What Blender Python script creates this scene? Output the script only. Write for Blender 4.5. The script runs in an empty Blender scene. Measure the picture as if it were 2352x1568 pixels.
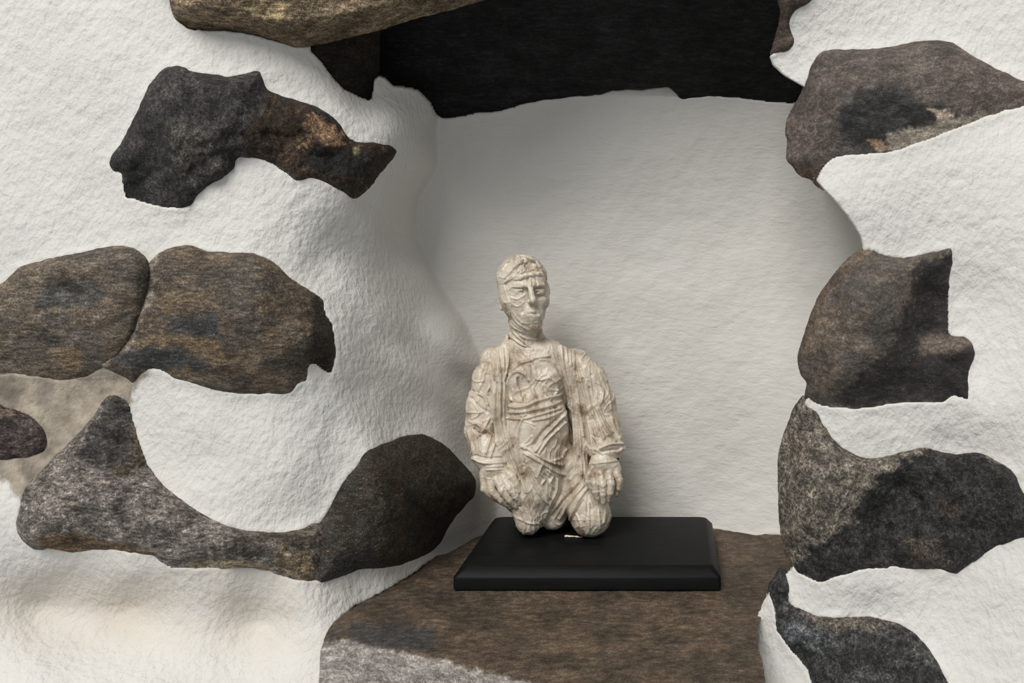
import bpy, math, random
import numpy as np
from mathutils import Vector
from mathutils.geometry import delaunay_2d_cdt

# ------------------------------------------------------------------ camera, light, exposure
sc = bpy.context.scene
F = 1900.0                       # focal length in picture pixels
PX, PY = 1540.0, 609.0           # where the optical axis meets the picture
ZC = 1.306                       # camera height; ledge top is at 1.0 m
W, H = 2352, 1568

cam_d = bpy.data.cameras.new('camera')
cam = bpy.data.objects.new('camera', cam_d)
sc.collection.objects.link(cam)
cam.location = (0, 0, ZC)
cam.rotation_euler = (math.pi / 2, 0, 0)
cam_d.sensor_width = 36.0
cam_d.lens = F / W * 36.0
cam_d.shift_x = -(PX - W / 2) / W
cam_d.shift_y = -(H / 2 - PY) / W
cam_d.clip_start = 0.01
sc.camera = cam

world = bpy.data.worlds.new('room_light')
sc.world = world
world.use_nodes = True
bgn = world.node_tree.nodes['Background']
bgn.inputs[0].default_value = (0.93, 0.97, 1.0, 1)
bgn.inputs[1].default_value = 0.40

def area(name, loc, target, size, size_y, power, col):
    d = bpy.data.lights.new(name, 'AREA')
    d.shape = 'RECTANGLE'; d.size = size; d.size_y = size_y
    d.energy = power; d.color = col
    o = bpy.data.objects.new(name, d)
    sc.collection.objects.link(o)
    o.location = loc
    o.rotation_euler = (Vector(target) - Vector(loc)).to_track_quat('-Z', 'Y').to_euler()
    return o
area('window_light', (-1.35, -2.4, ZC + 3.45), (0.0, 0.85, ZC - 0.05), 2.5, 2.3, 222.0, (1.0, 0.975, 0.94))

sc.view_settings.view_transform = 'Standard'
sc.view_settings.look = 'None'
sc.view_settings.gamma = 1.0
sc.view_settings.use_curve_mapping = False
sc.view_settings.exposure = 0.06

# ------------------------------------------------------------------ helpers
rng = np.random.default_rng(7)

def lin(r, g, b, k=1.0):
    f = lambda c: ((c / 255 + 0.055) / 1.055) ** 2.4 if c > 10 else c / 255 / 12.92
    return np.array([f(r) * k, f(g) * k, f(b) * k])

def P(px, py, Y):
    px = np.asarray(px, float); py = np.asarray(py, float); Y = np.asarray(Y, float)
    return np.stack([(px - PX) * Y / F, Y + 0 * px, ZC - (py - PY) * Y / F], -1)

def project(v):
    return PX + v[:, 0] * F / v[:, 1], PY + (ZC - v[:, 2]) * F / v[:, 1]

def _hash(ix, iy, iz, seed):
    h = (ix.astype(np.int64) * 374761393 + iy.astype(np.int64) * 668265263 + iz.astype(np.int64) * 2147483647 + seed * 974711) & 0xffffffff
    h = ((h ^ (h >> 13)) * 1274126177) & 0xffffffff
    h = h ^ (h >> 16)
    return (h & 0xffffff).astype(np.float64) / 0x7fffff - 1.0

def vnoise(x, y, z=0.0, seed=0):
    x = np.asarray(x, float); y = np.asarray(y, float); z = np.asarray(z, float) + 0 * x
    ix, iy, iz = np.floor(x), np.floor(y), np.floor(z)
    fx, fy, fz = x - ix, y - iy, z - iz
    u = fx * fx * (3 - 2 * fx); v = fy * fy * (3 - 2 * fy); w = fz * fz * (3 - 2 * fz)
    flat = not np.any(fz)
    def L(k):
        a = _hash(ix, iy, iz + k, seed); b = _hash(ix + 1, iy, iz + k, seed)
        c = _hash(ix, iy + 1, iz + k, seed); d = _hash(ix + 1, iy + 1, iz + k, seed)
        return (a * (1 - u) + b * u) * (1 - v) + (c * (1 - u) + d * u) * v
    return L(0) if flat else L(0) * (1 - w) + L(1) * w

def fbm(x, y, z=0.0, seed=0, oct=4, gain=0.5):
    s = 0; a = 1.0; n = 0
    for i in range(oct):
        s = s + a * vnoise(x * 2 ** i, y * 2 ** i, np.asarray(z) * 2 ** i, seed + i * 17)
        n += a; a *= gain
    return s / n

def smooth(a, b, x):
    t = np.clip((x - a) / (b - a), 0, 1)
    return t * t * (3 - 2 * t)

class RBF:
    """scattered values -> smooth surface (thin plate, or linear kernel for angular shapes)"""
    def __init__(self, pts, lam=1e-4, kind='tps'):
        a = np.array(pts, float)
        self.x = a[:, :2] / 1000.0; self.kind = kind
        n = len(a)
        K = self.k(self.x, self.x) + np.eye(n) * lam
        Q = np.c_[np.ones(n), self.x]
        M = np.block([[K, Q], [Q.T, np.zeros((3, 3))]])
        self.w = np.linalg.solve(M, np.r_[a[:, 2], 0, 0, 0])
    def k(self, a, b):
        r2 = ((a[:, None, :] - b[None, :, :]) ** 2).sum(-1)
        if self.kind == 'tps':
            return 0.5 * r2 * np.log(r2 + 1e-12)
        return -np.sqrt(r2 + 0.0002)
    def __call__(self, px, py):
        px, py = np.broadcast_arrays(np.asarray(px, float), np.asarray(py, float))
        q = np.c_[px.ravel(), py.ravel()] / 1000.0
        out = np.empty(len(q))
        for i in range(0, len(q), 40000):
            c = q[i:i + 40000]
            out[i:i + 40000] = self.k(c, self.x) @ self.w[:-3] + np.c_[np.ones(len(c)), c] @ self.w[-3:]
        return out.reshape(px.shape)

def seg_dist(px, py, poly, closed=True):
    """distance of points to a polyline"""
    poly = np.asarray(poly, float)
    a = poly; b = np.roll(poly, -1, 0)
    if not closed:
        a, b = poly[:-1], poly[1:]
    out = np.empty(len(px))
    for i in range(0, len(px), 20000):
        x = px[i:i + 20000, None]; y = py[i:i + 20000, None]
        dx = (b - a)[None, :, 0]; dy = (b - a)[None, :, 1]
        t = ((x - a[None, :, 0]) * dx + (y - a[None, :, 1]) * dy) / (dx * dx + dy * dy + 1e-9)
        t = np.clip(t, 0, 1)
        d2 = (x - a[None, :, 0] - t * dx) ** 2 + (y - a[None, :, 1] - t * dy) ** 2
        out[i:i + 20000] = np.sqrt(d2.min(1))
    return out

def inside(px, py, poly):
    poly = np.asarray(poly, float)
    r = np.zeros(len(px), bool)
    for (x0, y0), (x1, y1) in zip(poly, np.roll(poly, -1, 0)):
        if y0 == y1:
            continue
        c = ((y0 > py) != (y1 > py)) & (px < (x1 - x0) * (py - y0) / (y1 - y0) + x0)
        r ^= c
    return r

def sdist(px, py, poly):
    d = seg_dist(px, py, poly)
    return np.where(inside(px, py, poly), -d, d)

def refine(poly, step, jit, seed, curve=True):
    """even, slightly ragged outline through the corner points"""
    p = np.array(poly, float); n = len(p)
    out = []
    for i in range(n):
        p0, p1, p2, p3 = p[i - 1], p[i], p[(i + 1) % n], p[(i + 2) % n]
        L = np.linalg.norm(p2 - p1); m = max(1, int(round(L / step)))
        t = (np.arange(m) / m)[:, None]
        if curve:
            a = 0.5
            q = ((2 * t ** 3 - 3 * t ** 2 + 1) * p1 + (t ** 3 - 2 * t ** 2 + t) * a * (p2 - p0) * 0.9
                 + (-2 * t ** 3 + 3 * t ** 2) * p2 + (t ** 3 - t ** 2) * a * (p3 - p1) * 0.9)
        else:
            q = p1 + (p2 - p1) * t
        out.append(q)
    q = np.concatenate(out)
    jx = fbm(q[:, 0] / 22, q[:, 1] / 22, 0, seed, 3, 0.6) * jit
    jy = fbm(q[:, 0] / 22, q[:, 1] / 22, 0, seed + 91, 3, 0.6) * jit
    return q + np.c_[jx, jy]

def mesh_obj(name, verts, faces, mat, parent=None, cols=None, smooth_angle=None):
    me = bpy.data.meshes.new(name)
    verts = np.asarray(verts, float)
    c = verts.mean(0) if parent is not None else np.zeros(3)
    me.from_pydata((verts - c).tolist(), [], [list(map(int, f)) for f in faces])
    me.polygons.foreach_set('use_smooth', [True] * len(me.polygons))
    if cols is not None:
        ca = me.color_attributes.new('tone', 'FLOAT_COLOR', 'POINT')
        ca.data.foreach_set('color', (cols if cols.shape[1] == 4 else np.c_[cols, np.ones(len(cols))]).astype(np.float32).ravel())
    me.update()
    if smooth_angle:
        me.set_sharp_from_angle(angle=math.radians(smooth_angle))
    o = bpy.data.objects.new(name, me)
    sc.collection.objects.link(o)
    if parent is not None:
        o.parent = parent
        o.location = Vector(c) - parent.location
    me.materials.append(mat)
    return o

# ------------------------------------------------------------------ materials
def nodes_of(name):
    m = bpy.data.materials.new(name); m.use_nodes = True
    nt = m.node_tree
    return m, nt, nt.nodes['Principled BSDF']

def N(nt, t, **kw):
    n = nt.nodes.new(t)
    for k, v in kw.items():
        if k in n.inputs: n.inputs[k].default_value = v
        else: setattr(n, k, v)
    return n

def mapping(nt, scale, rot=(0, 0, 0)):
    g = N(nt, 'ShaderNodeNewGeometry')
    m = N(nt, 'ShaderNodeMapping')
    m.inputs['Rotation'].default_value = rot
    m.inputs['Scale'].default_value = scale
    nt.links.new(g.outputs['Position'], m.inputs['Vector'])
    return m.outputs[0]

def noise(nt, vec, scale, detail=4, rough=0.6, dist=0.0):
    n = N(nt, 'ShaderNodeTexNoise')
    n.inputs['Scale'].default_value = scale; n.inputs['Detail'].default_value = detail
    n.inputs['Roughness'].default_value = rough; n.inputs['Distortion'].default_value = dist
    nt.links.new(vec, n.inputs['Vector'])
    return n.outputs['Fac']

def ramp(nt, fac, stops):
    r = N(nt, 'ShaderNodeValToRGB')
    e = r.color_ramp.elements
    while len(e) < len(stops): e.new(0.5)
    for i, (p, c) in enumerate(stops):
        e[i].position = p
        e[i].color = (c, c, c, 1) if np.isscalar(c) else (*c, 1)
    nt.links.new(fac, r.inputs[0])
    return r.outputs[0]

def mix(nt, kind, fac, a, b):
    m = N(nt, 'ShaderNodeMix', data_type='RGBA', blend_type=kind)
    if np.isscalar(fac): m.inputs[0].default_value = fac
    else: nt.links.new(fac, m.inputs[0])
    for s, v in ((m.inputs[6], a), (m.inputs[7], b)):
        if isinstance(v, (tuple, list, np.ndarray)): s.default_value = (*v, 1)
        else: nt.links.new(v, s)
    return m.outputs[2]

def math_n(nt, op, a, b):
    m = N(nt, 'ShaderNodeMath', operation=op)
    for s, v in ((m.inputs[0], a), (m.inputs[1], b)):
        if np.isscalar(v): s.default_value = v
        else: nt.links.new(v, s)
    return m.outputs[0]

def bump(nt, h, strength, dist, prev=None):
    b = N(nt, 'ShaderNodeBump')
    b.inputs['Strength'].default_value = strength; b.inputs['Distance'].default_value = dist
    nt.links.new(h, b.inputs['Height'])
    if prev is not None: nt.links.new(prev, b.inputs['Normal'])
    return b.outputs[0]

R0 = math.radians
def plaster_mat():
    m, nt, bs = nodes_of('whitewashed_plaster')
    at = N(nt, 'ShaderNodeAttribute', attribute_name='tone')
    v = mapping(nt, (1, 1, 1))
    vs = mapping(nt, (1.0, 1.0, 0.72), (0, math.radians(35), 0))
    big = ramp(nt, noise(nt, v, 9, 3, 0.5), [(0.3, 0.93), (0.7, 1.0)])
    c = mix(nt, 'MULTIPLY', 1.0, at.outputs[0], big)
    pits = noise(nt, v, 300, 2, 0.5)
    pit = ramp(nt, pits, [(0.20, 0.78), (0.25, 1.0)])
    c = mix(nt, 'MULTIPLY', 0.8, c, pit)
    nt.links.new(c, bs.inputs['Base Color'])
    bs.inputs['Roughness'].default_value = 0.85
    bs.inputs['Specular IOR Level'].default_value = 0.25
    vh = mapping(nt, (0.4, 1.0, 1.25), (0, R0(-6), 0))
    n1 = noise(nt, vs, 185, 3, 0.5, 0.2)
    nh = noise(nt, vh, 190, 4, 0.55, 0.3)
    nh = math_n(nt, 'MULTIPLY', nh, 0.42)
    mx = N(nt, 'ShaderNodeMix', data_type='FLOAT')
    nt.links.new(at.outputs['Alpha'], mx.inputs[0]); nt.links.new(n1, mx.inputs[2]); nt.links.new(nh, mx.inputs[3])
    n1 = mx.outputs[0]
    n2 = noise(nt, v, 420, 3, 0.6)
    b1 = bump(nt, n1, 0.55, 0.0042)
    b2 = bump(nt, n2, 0.35, 0.0012, b1)
    nt.links.new(b2, bs.inputs['Normal'])
    return m

def stone_mat(name, stretch=(1, 1, 1), rot=(0, 0, 0), contrast=1.0, speck=(0.75, 0.72, 0.62), speck_at=0.70, bumpd=0.004, rough=0.7, spec=0.3):
    m, nt, bs = nodes_of(name)
    at = N(nt, 'ShaderNodeAttribute', attribute_name='tone')
    v = mapping(nt, stretch, rot); vi = mapping(nt, (1, 1, 1))
    a = noise(nt, v, 70, 6, 0.68, 0.4)
    b = noise(nt, v, 260, 5, 0.7)
    f = noise(nt, vi, 620, 3, 0.65)
    lo = 1 - 0.6 * contrast; hi = 1 + 0.8 * contrast
    ca = ramp(nt, a, [(0.36, lo), (0.5, 0.95), (0.64, 1.0 + 0.5 * contrast)])
    cb = ramp(nt, b, [(0.38, lo), (0.5, 0.92), (0.62, hi)])
    cf = ramp(nt, f, [(0.38, lo), (0.52, 0.95), (0.62, hi)])
    c = mix(nt, 'MULTIPLY', 1.0, at.outputs[0], ca)
    c = mix(nt, 'MULTIPLY', 1.0, c, cb)
    c = mix(nt, 'MULTIPLY', 0.8, c, cf)
    sp = ramp(nt, noise(nt, vi, 950, 2, 0.4), [(speck_at, 0.0), (speck_at + 0.06, 0.75)])
    c = mix(nt, 'MIX', sp, c, speck)
    nt.links.new(c, bs.inputs['Base Color'])
    bs.inputs['Roughness'].default_value = rough
    bs.inputs['Specular IOR Level'].default_value = spec
    h1 = bump(nt, a, 0.6, bumpd * 1.6)
    h2 = bump(nt, b, 0.8, bumpd * 0.6, h1)
    h2 = bump(nt, f, 0.5, bumpd * 0.3, h2)
    nt.links.new(h2, bs.inputs['Normal'])
    return m

M_PLASTER = plaster_mat()
R = math.radians
M_SPECK = stone_mat('dark_speckled_stone', contrast=1.0, speck=(0.22, 0.20, 0.16), speck_at=0.68)
M_SCHIST = stone_mat('brown_schist', stretch=(0.5, 1, 1.7), contrast=0.75, speck=(0.42, 0.34, 0.22), speck_at=0.67, bumpd=0.003)
M_GOLD = stone_mat('golden_schist', stretch=(0.38, 1, 1.5), rot=(0, R(-12), 0), contrast=0.95, speck=(0.55, 0.44, 0.28), speck_at=0.62)
M_FIBRE = stone_mat('grey_fibrous_stone', stretch=(0.55, 1, 1.5), rot=(0, R(40), 0), contrast=0.95, speck=(0.5, 0.45, 0.36), speck_at=0.70, bumpd=0.005)
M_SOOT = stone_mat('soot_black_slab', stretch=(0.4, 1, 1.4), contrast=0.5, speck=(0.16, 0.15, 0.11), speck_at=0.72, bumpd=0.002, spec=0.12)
M_SMOOTH = stone_mat('smooth_brown_stone', stretch=(0.6, 1, 1.2), rot=(0, R(20), 0), contrast=0.55, speck=(0.5, 0.47, 0.4), speck_at=0.72, bumpd=0.0022)
M_LEDGE = stone_mat('brown_ledge_stone', stretch=(0.45, 0.7, 1.3), contrast=0.6, speck=(0.55, 0.5, 0.42), speck_at=0.74, bumpd=0.0022)

# ------------------------------------------------------------------ the shape of the wall
LEDGE_DROP = 0.306
PLINTH_TOP = 0.2838
front_pts = [
 (-300,-300,.745),(-300,300,.742),(-300,800,.735),(-300,1300,.712),(-300,1800,.64),
 (200,-300,.75),(600,-300,.76),(900,-300,.80),(1100,-300,.85),(200,100,.743),(150,350,.741),(200,530,.740),(0,500,.737),(0,250,.741),
 (520,110,.752),(700,150,.772),(780,215,.785),(860,215,.815),(940,250,.845),(990,262,.895),
 (420,330,.742),(620,290,.755),(800,330,.782),(880,300,.805),(930,340,.84),(975,340,.885),(1012,300,.945),(1000,385,.945),(957,460,.945),
 (1075,300,1.08),(1062,390,1.08),(1020,460,1.07),
 (450,520,.738),(560,430,.742),(700,490,.757),(820,500,.79),(890,480,.835),
 (330,560,.736),(600,560,.744),(740,600,.772),(830,600,.805),(905,600,.86),(985,600,.95),(1045,600,1.06),
 (780,720,.772),(870,740,.812),(960,740,.876),(1060,740,.955),(1120,740,1.06),
 (790,840,.768),(860,860,.80),(960,860,.86),(1060,870,.925),(1115,840,.96),(1170,860,1.06),
 (500,740,.735),(200,720,.735),(100,950,.735),
 (350,900,.733),(450,960,.728),(560,950,.731),(680,950,.741),(760,960,.757),(830,960,.782),(920,960,.83),(1010,990,.875),(1090,1050,.925),(1160,1060,1.0),
 (430,1080,.727),(560,1100,.728),(670,1080,.737),(740,1080,.752),(640,1200,.735),(720,1180,.748),
 (930,1150,.805),(1090,1110,.900),(1090,1180,.915),(1010,1260,.886),(1120,1190,.945),(1180,1190,1.02),
 (1080,1245,.925),(1000,1278,.873),(950,1310,.830),(880,1352,.785),(800,1398,.742),(745,1450,.715),(715,1568,.690),(720,1750,.66),
 (200,1150,.728),(300,1320,.712),(100,1300,.713),(520,1345,.714),(680,1375,.718),(300,1395,.737),(600,1425,.736),(100,1390,.735),
 (300,1480,.712),(300,1600,.664),(80,1530,.682),(600,1540,.698),(300,1800,.63),(0,1170,.706),(-100,1100,.71),
]
YA = RBF(front_pts, 2e-5)
back_pts = [
 (900,200,.93),(1010,285,.936),(1250,235,.937),(1500,210,.937),(1800,240,.925),(2050,300,.90),
 (1250,300,.946),(1500,300,.947),(1250,350,.949),(1500,350,.952),(1800,340,.938),(1150,330,.944),
 (1060,430,.955),(1250,430,.962),(1500,450,.964),(1000,600,.955),(1300,620,.969),(1600,620,.967),(1900,560,.945),(2050,600,.92),
 (1100,800,.964),(1400,850,.972),(1700,850,.962),(1850,900,.942),(1150,1050,.968),(1450,1080,.973),(1700,1080,.963),(1820,1100,.94),
 (1150,1200,.962),(1450,1200,.966),(1660,1215,.962),(1780,1228,.94),(1900,1250,.91),(1500,1500,.96),(1000,1500,.94),(1500,-200,.93),(2050,-100,.90),
]
YN = RBF(back_pts, 2e-5)
right_pts = [
 (1750,-300,.715),(1800,0,.715),(2000,30,.712),(2150,60,.706),(2352,60,.690),(2650,0,.66),(2650,-300,.66),(2200,-300,.70),
 (1775,140,.735),(1840,180,.725),(1950,90,.716),(2050,200,.705),(1850,300,.722),(2352,215,.688),
 (1900,440,.702),(1975,555,.702),(2000,430,.696),(2120,430,.690),(2250,340,.682),(2352,400,.672),(2650,400,.64),
 (2080,560,.700),(2220,560,.684),(2240,700,.688),(2352,700,.668),(2050,750,.702),(1880,700,.714),(1850,850,.720),(2260,860,.680),
 (1880,935,.717),(1950,985,.704),(2050,995,.695),(2150,955,.687),(2250,965,.676),(2352,960,.662),(2180,1015,.692),(2300,1040,.676),(2650,900,.62),
 (1810,1000,.730),(1800,1150,.725),(2000,1180,.705),(2300,1170,.672),(2352,1120,.663),
 (1800,1300,.722),(1830,1352,.712),(1950,1345,.692),(2050,1340,.685),(2000,1400,.695),(2150,1400,.678),(2300,1330,.655),(2352,1400,.643),(2650,1400,.60),
 (1765,1370,.722),(1745,1440,.722),(1760,1500,.715),(1800,1540,.705),(1790,1640,.69),(1950,1500,.69),(2200,1568,.655),(2352,1568,.632),(2000,1800,.64),(2650,1800,.57),
]
YB = RBF(right_pts, 2e-5)
edge_pts = np.array([(-400,1800),(0,1800),(60,1796),(105,1786),(130,1768),(150,1774),(170,1794),(185,1820),(200,1846),(215,1852),(250,1832),(300,1818),
 (360,1820),(390,1842),(410,1868),(437,1893),(460,1915),(490,1940),(520,1961),(545,1976),(562,1980),(578,1982),(600,1958),(640,1922),(700,1887),(760,1864),
 (830,1847),(880,1862),(905,1862),(930,1842),(970,1824),(1040,1802),(1130,1800),(1200,1802),(1260,1810),(1290,1808),(1310,1802),(1340,1788),(1365,1750),
 (1390,1735),(1430,1722),(1470,1716),(1510,1724),(1568,1734),(1640,1744),(1900,1758)], float)
def right_edge(py):
    return np.interp(py, edge_pts[:, 0], edge_pts[:, 1])

def smin(a, b, k):
    h = np.clip(0.5 + 0.5 * (b - a) / k, 0, 1)
    return b * (1 - h) + a * h - k * h * (1 - h)

def wall_a(px, py):
    ya = YA(px, py)
    u = (px + 0.8 * py) / 330.0; v = (py - 0.9 * px) / 150.0
    ya = ya + 0.020 * fbm(v, u, 0, 71, 2) * smooth(.752, .80, ya)
    return smin(ya, YN(px, py), 0.012)

# ------------------------------------------------------------------ stone outlines (corner points in picture pixels)
STONES = {}
STONES['gold'] = [(388,-140),(387,-20),(392,18),(405,45),(432,66),(470,72),(520,72),(560,76),(600,86),(640,97),(680,109),(715,106),(770,95),(860,72),(950,45),(1040,22),(1115,-2),(1220,-40),(1400,-140)]
STONES['wedge'] = [(712,112),(722,128),(742,150),(762,178),(790,205),(820,222),(848,233),(857,222),(860,190),(870,168),(872,130),(872,80),(866,50),(740,70)]
STONES['lintel'] = [(850,40),(857,110),(858,172),(880,180),(905,198),(945,205),(968,215),(988,240),(1003,264),(1020,273),(1060,267),(1095,260),(1140,258),(1190,243),(1240,232),(1300,225),(1370,217),(1400,210),(1440,206),(1480,206),(1530,200),(1552,214),(1568,228),(1620,222),(1690,225),(1740,231),(1790,237),(1860,235),(1900,200),(1870,120),(1840,40),(1840,-150),(850,-150)]
STONES['chip'] = [(1786,-120),(1786,-10),(1791,30),(1784,70),(1772,110),(1769,126),(1790,125),(1814,117),(1826,97),(1818,70),(1815,46),(1828,24),(1862,4),(1885,-30),(1890,-120)]
STONES['right_top'] = [(1845,195),(1855,165),(1870,132),(1890,115),(1935,111),(2000,110),(2050,105),(2100,92),(2150,90),(2190,98),(2225,120),(2260,140),(2310,163),(2352,180),(2440,200),(2440,225),(2352,250),(2290,268),(2240,285),(2190,305),(2130,328),(2080,345),(2040,355),(1980,362),(1930,366),(1905,380),(1888,400),(1884,420),(1893,437),(1875,428),(1860,412),(1840,405),(1822,385),(1805,362),(1808,325),(1804,300),(1808,270),(1825,240),(1839,215)]
STONES['right_mid'] = [(1976,571),(2000,568),(2030,580),(2070,589),(2110,582),(2150,573),(2187,569),(2191,600),(2185,640),(2186,700),(2187,762),(2215,770),(2232,785),(2241,810),(2235,835),(2228,860),(2230,920),(2205,918),(2190,916),(2165,931),(2100,932),(2050,935),(2000,943),(1960,945),(1900,941),(1865,928),(1849,910),(1851,880),(1840,860),(1832,830),(1836,800),(1850,760),(1865,710),(1885,670),(1915,630),(1942,598)]
STONES['right_low'] = [(1847,908),(1858,928),(1880,945),(1895,975),(1915,1005),(1945,1030),(1975,1047),(2010,1050),(2050,1042),(2090,1030),(2130,1025),(2160,1035),(2200,1040),(2250,1038),(2290,1055),(2330,1085),(2347,1120),(2365,1150),(2380,1190),(2365,1232),(2310,1250),(2260,1275),(2215,1305),(2195,1318),(2150,1311),(2080,1307),(2030,1310),(1990,1312),(1940,1326),(1890,1340),(1862,1336),(1832,1320),(1812,1292),(1800,1260),(1790,1200),(1787,1130),(1786,1060),(1795,1010),(1810,970),(1827,930)]
STONES['right_foot'] = [(1797,1300),(1810,1326),(1817,1352),(1820,1382),(1846,1396),(1880,1411),(1930,1412),(1990,1412),(2050,1424),(2090,1440),(2120,1470),(2150,1510),(2170,1540),(2186,1580),(2195,1660),(1860,1660),(1856,1570),(1842,1532),(1815,1500),(1795,1475),(1778,1450),(1774,1425),(1773,1405),(1768,1380),(1762,1362),(1767,1338),(1780,1316)]
STONES['left_top'] = [(246,376),(258,350),(275,330),(290,300),(315,250),(330,215),(350,180),(375,156),(400,147),(425,150),(440,160),(490,168),(522,173),(555,168),(592,160),(605,175),(614,202),(640,216),(690,232),(740,250),(775,272),(795,302),(820,320),(855,325),(895,330),(912,346),(905,365),(885,390),(865,420),(840,445),(815,458),(790,448),(765,432),(740,420),(710,412),(677,417),(650,400),(620,380),(585,368),(550,367),(538,388),(510,412),(480,430),(452,455),(440,475),(410,484),(385,486),(350,478),(310,466),(286,460),(276,435),(276,400),(260,394)]
STONES['left_mid'] = [(337,606),(355,585),(390,566),(440,560),(480,572),(540,577),(580,578),(630,600),(670,635),(710,660),(745,683),(755,720),(769,740),(775,780),(780,810),(775,840),(765,866),(745,860),(715,841),(710,880),(690,886),(665,906),(620,909),(560,910),(500,900),(450,886),(400,872),(358,854),(330,862),(305,884),(280,868),(240,850),(222,838),(258,806),(290,760),(312,700),(328,650)]
STONES['left_flat'] = [(-140,690),(-40,668),(0,648),(25,628),(45,611),(100,594),(160,580),(210,572),(250,563),(290,565),(322,576),(344,606),(346,650),(336,705),(316,764),(284,812),(244,846),(200,866),(150,878),(90,872),(30,866),(-40,872),(-140,880)]
STONES['left_small'] = [(-120,905),(-30,915),(10,928),(45,937),(82,957),(106,988),(114,1016),(100,1044),(62,1055),(0,1060),(-60,1064),(-120,1050)]
STONES['left_low'] = [(262,905),(290,914),(305,935),(318,990),(326,1010),(345,1068),(375,1110),(400,1130),(440,1160),(480,1185),(530,1205),(580,1215),(640,1219),(690,1210),(716,1198),(748,1205),(756,1260),(762,1310),(750,1337),(690,1338),(640,1326),(600,1310),(560,1307),(520,1310),(460,1312),(400,1310),(370,1298),(350,1281),(310,1275),(260,1268),(210,1268),(160,1273),(120,1265),(80,1265),(55,1250),(40,1230),(33,1205),(40,1170),(45,1140),(60,1110),(100,1070),(130,1040),(160,1010),(200,965),(235,920)]
STONES['left_round'] = [(706,1206),(734,1192),(765,1140),(780,1110),(800,1085),(820,1066),(830,1045),(850,1028),(890,1010),(930,996),(970,993),(1000,1005),(1030,1025),(1060,1055),(1085,1080),(1097,1105),(1090,1140),(1065,1166),(1035,1205),(1015,1245),(990,1270),(950,1290),(890,1305),(830,1310),(790,1325),(734,1339),(724,1305),(716,1262),(710,1226)]
STONES['ledge'] = [(1160,1216),(1095,1233),(1060,1253),(1030,1268),(1000,1276),(975,1290),(950,1310),(915,1331),(880,1352),(850,1368),(800,1395),(770,1425),(747,1460),(736,1500),(733,1568),(733,1700),(1772,1700),(1758,1568),(1748,1510),(1738,1470),(1743,1430),(1756,1390),(1772,1362),(1800,1330),(1830,1300),(1830,1260),(1790,1224),(1740,1228),(1700,1223),(1668,1217),(1640,1214),(1500,1212),(1300,1212)]
OUT = {k: refine(v, 5.0, 2.6, i * 13 + 3) for i, (k, v) in enumerate(STONES.items())}
RIGHT = {'chip', 'right_top', 'right_mid', 'right_low', 'right_foot'}

# depth of the stones that do not simply follow the wall
def lintel_depth(px, py):
    # the soffit runs forward and up from the back of the niche
    return smin(0.815 + 0.128 * np.clip((py + 60) / 300.0, -0.6, 1.05) + 0 * px, 0.945 + 0 * px, 0.01) + 0.004 * smooth(1500, 1800, px) * 0
def gold_depth(px, py):
    edge = np.interp(px, [388, 470, 680, 860, 1115, 1400], [60, 72, 109, 72, -2, -100])
    return 0.728 + 0.00006 * (px - 400) + 0.03 * smooth(60, -10, edge - py)* 0.8 - 0.0 * py
def wedge_depth(px, py):
    return 0.80 + 0.00035 * (px - 760) + 0.00008 * (py - 150)
def ledge_front(px):
    return np.interp(px, [700, 745, 790, 830, 900, 1000, 1100, 1200, 1330, 1800], [1500, 1482, 1468, 1478, 1491, 1512, 1540, 1562, 1600, 1700])
def ledge_depth(px, py):
    q = np.maximum(py, 1150)
    top = LEDGE_DROP * F / (q - PY)
    e = ledge_front(px)
    Ye = LEDGE_DROP * F / (e - PY)
    face = Ye - 0.00005 * (py - e)
    Y = -smin(-top, -(face), 0.012)
    # rounded left end
    bend = np.interp(py, [1350, 1400, 1480, 1700], [900, 830, 790, 780])
    Y = Y + 0.00022 * np.clip(bend - px, 0, 200)
    # gentle crown: top falls away in front of the plinth
    return Y + 0.0


# ------------------------------------------------------------------ wall plaster: one relief with the niche sunk into it
def plaster_detail(px, py, Y, side):
    d = 0.0012 * fbm(px / 75, py / 75, 0, 5, 3) + 0.0007 * fbm(px / 24, py / 24, 0, 8, 3)
    d += 0.0022 * fbm(px / 230, py / 230, 0, 21, 2)
    near = np.full(px.shape, 999.0)
    for k, poly in OUT.items():
        if (k in RIGHT) != (side == 'b'):
            continue
        x0, y0 = poly.min(0) - 45; x1, y1 = poly.max(0) + 45
        s = (px > x0) & (px < x1) & (py > y0) & (py < y1)
        if not s.any(): continue
        q = sdist(px[s], py[s], poly)
        near[s] = np.minimum(near[s], q)
    for k, fn in (('lintel', lintel_depth), ('wedge', wedge_depth), ('gold', gold_depth), ('ledge', ledge_depth)):
        if side == 'b' and k != 'ledge':
            continue
        poly = OUT[k]
        x0, y0 = poly.min(0); x1, y1 = poly.max(0)
        s = (px > x0) & (px < x1) & (py > y0) & (py < y1)
        if s.any():
            q = sdist(px[s], py[s], poly)
            Y[s] = np.where(q < (-7 if k == 'ledge' else -0.8), np.maximum(Y[s], fn(px[s], py[s]) + 0.02), Y[s])
    lip = 0.0016 * np.exp(-np.clip(near, 0, None) / 13.0)
    sink = 0.035 * smooth(-8, -16, near)
    return Y + d - lip + sink

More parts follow.
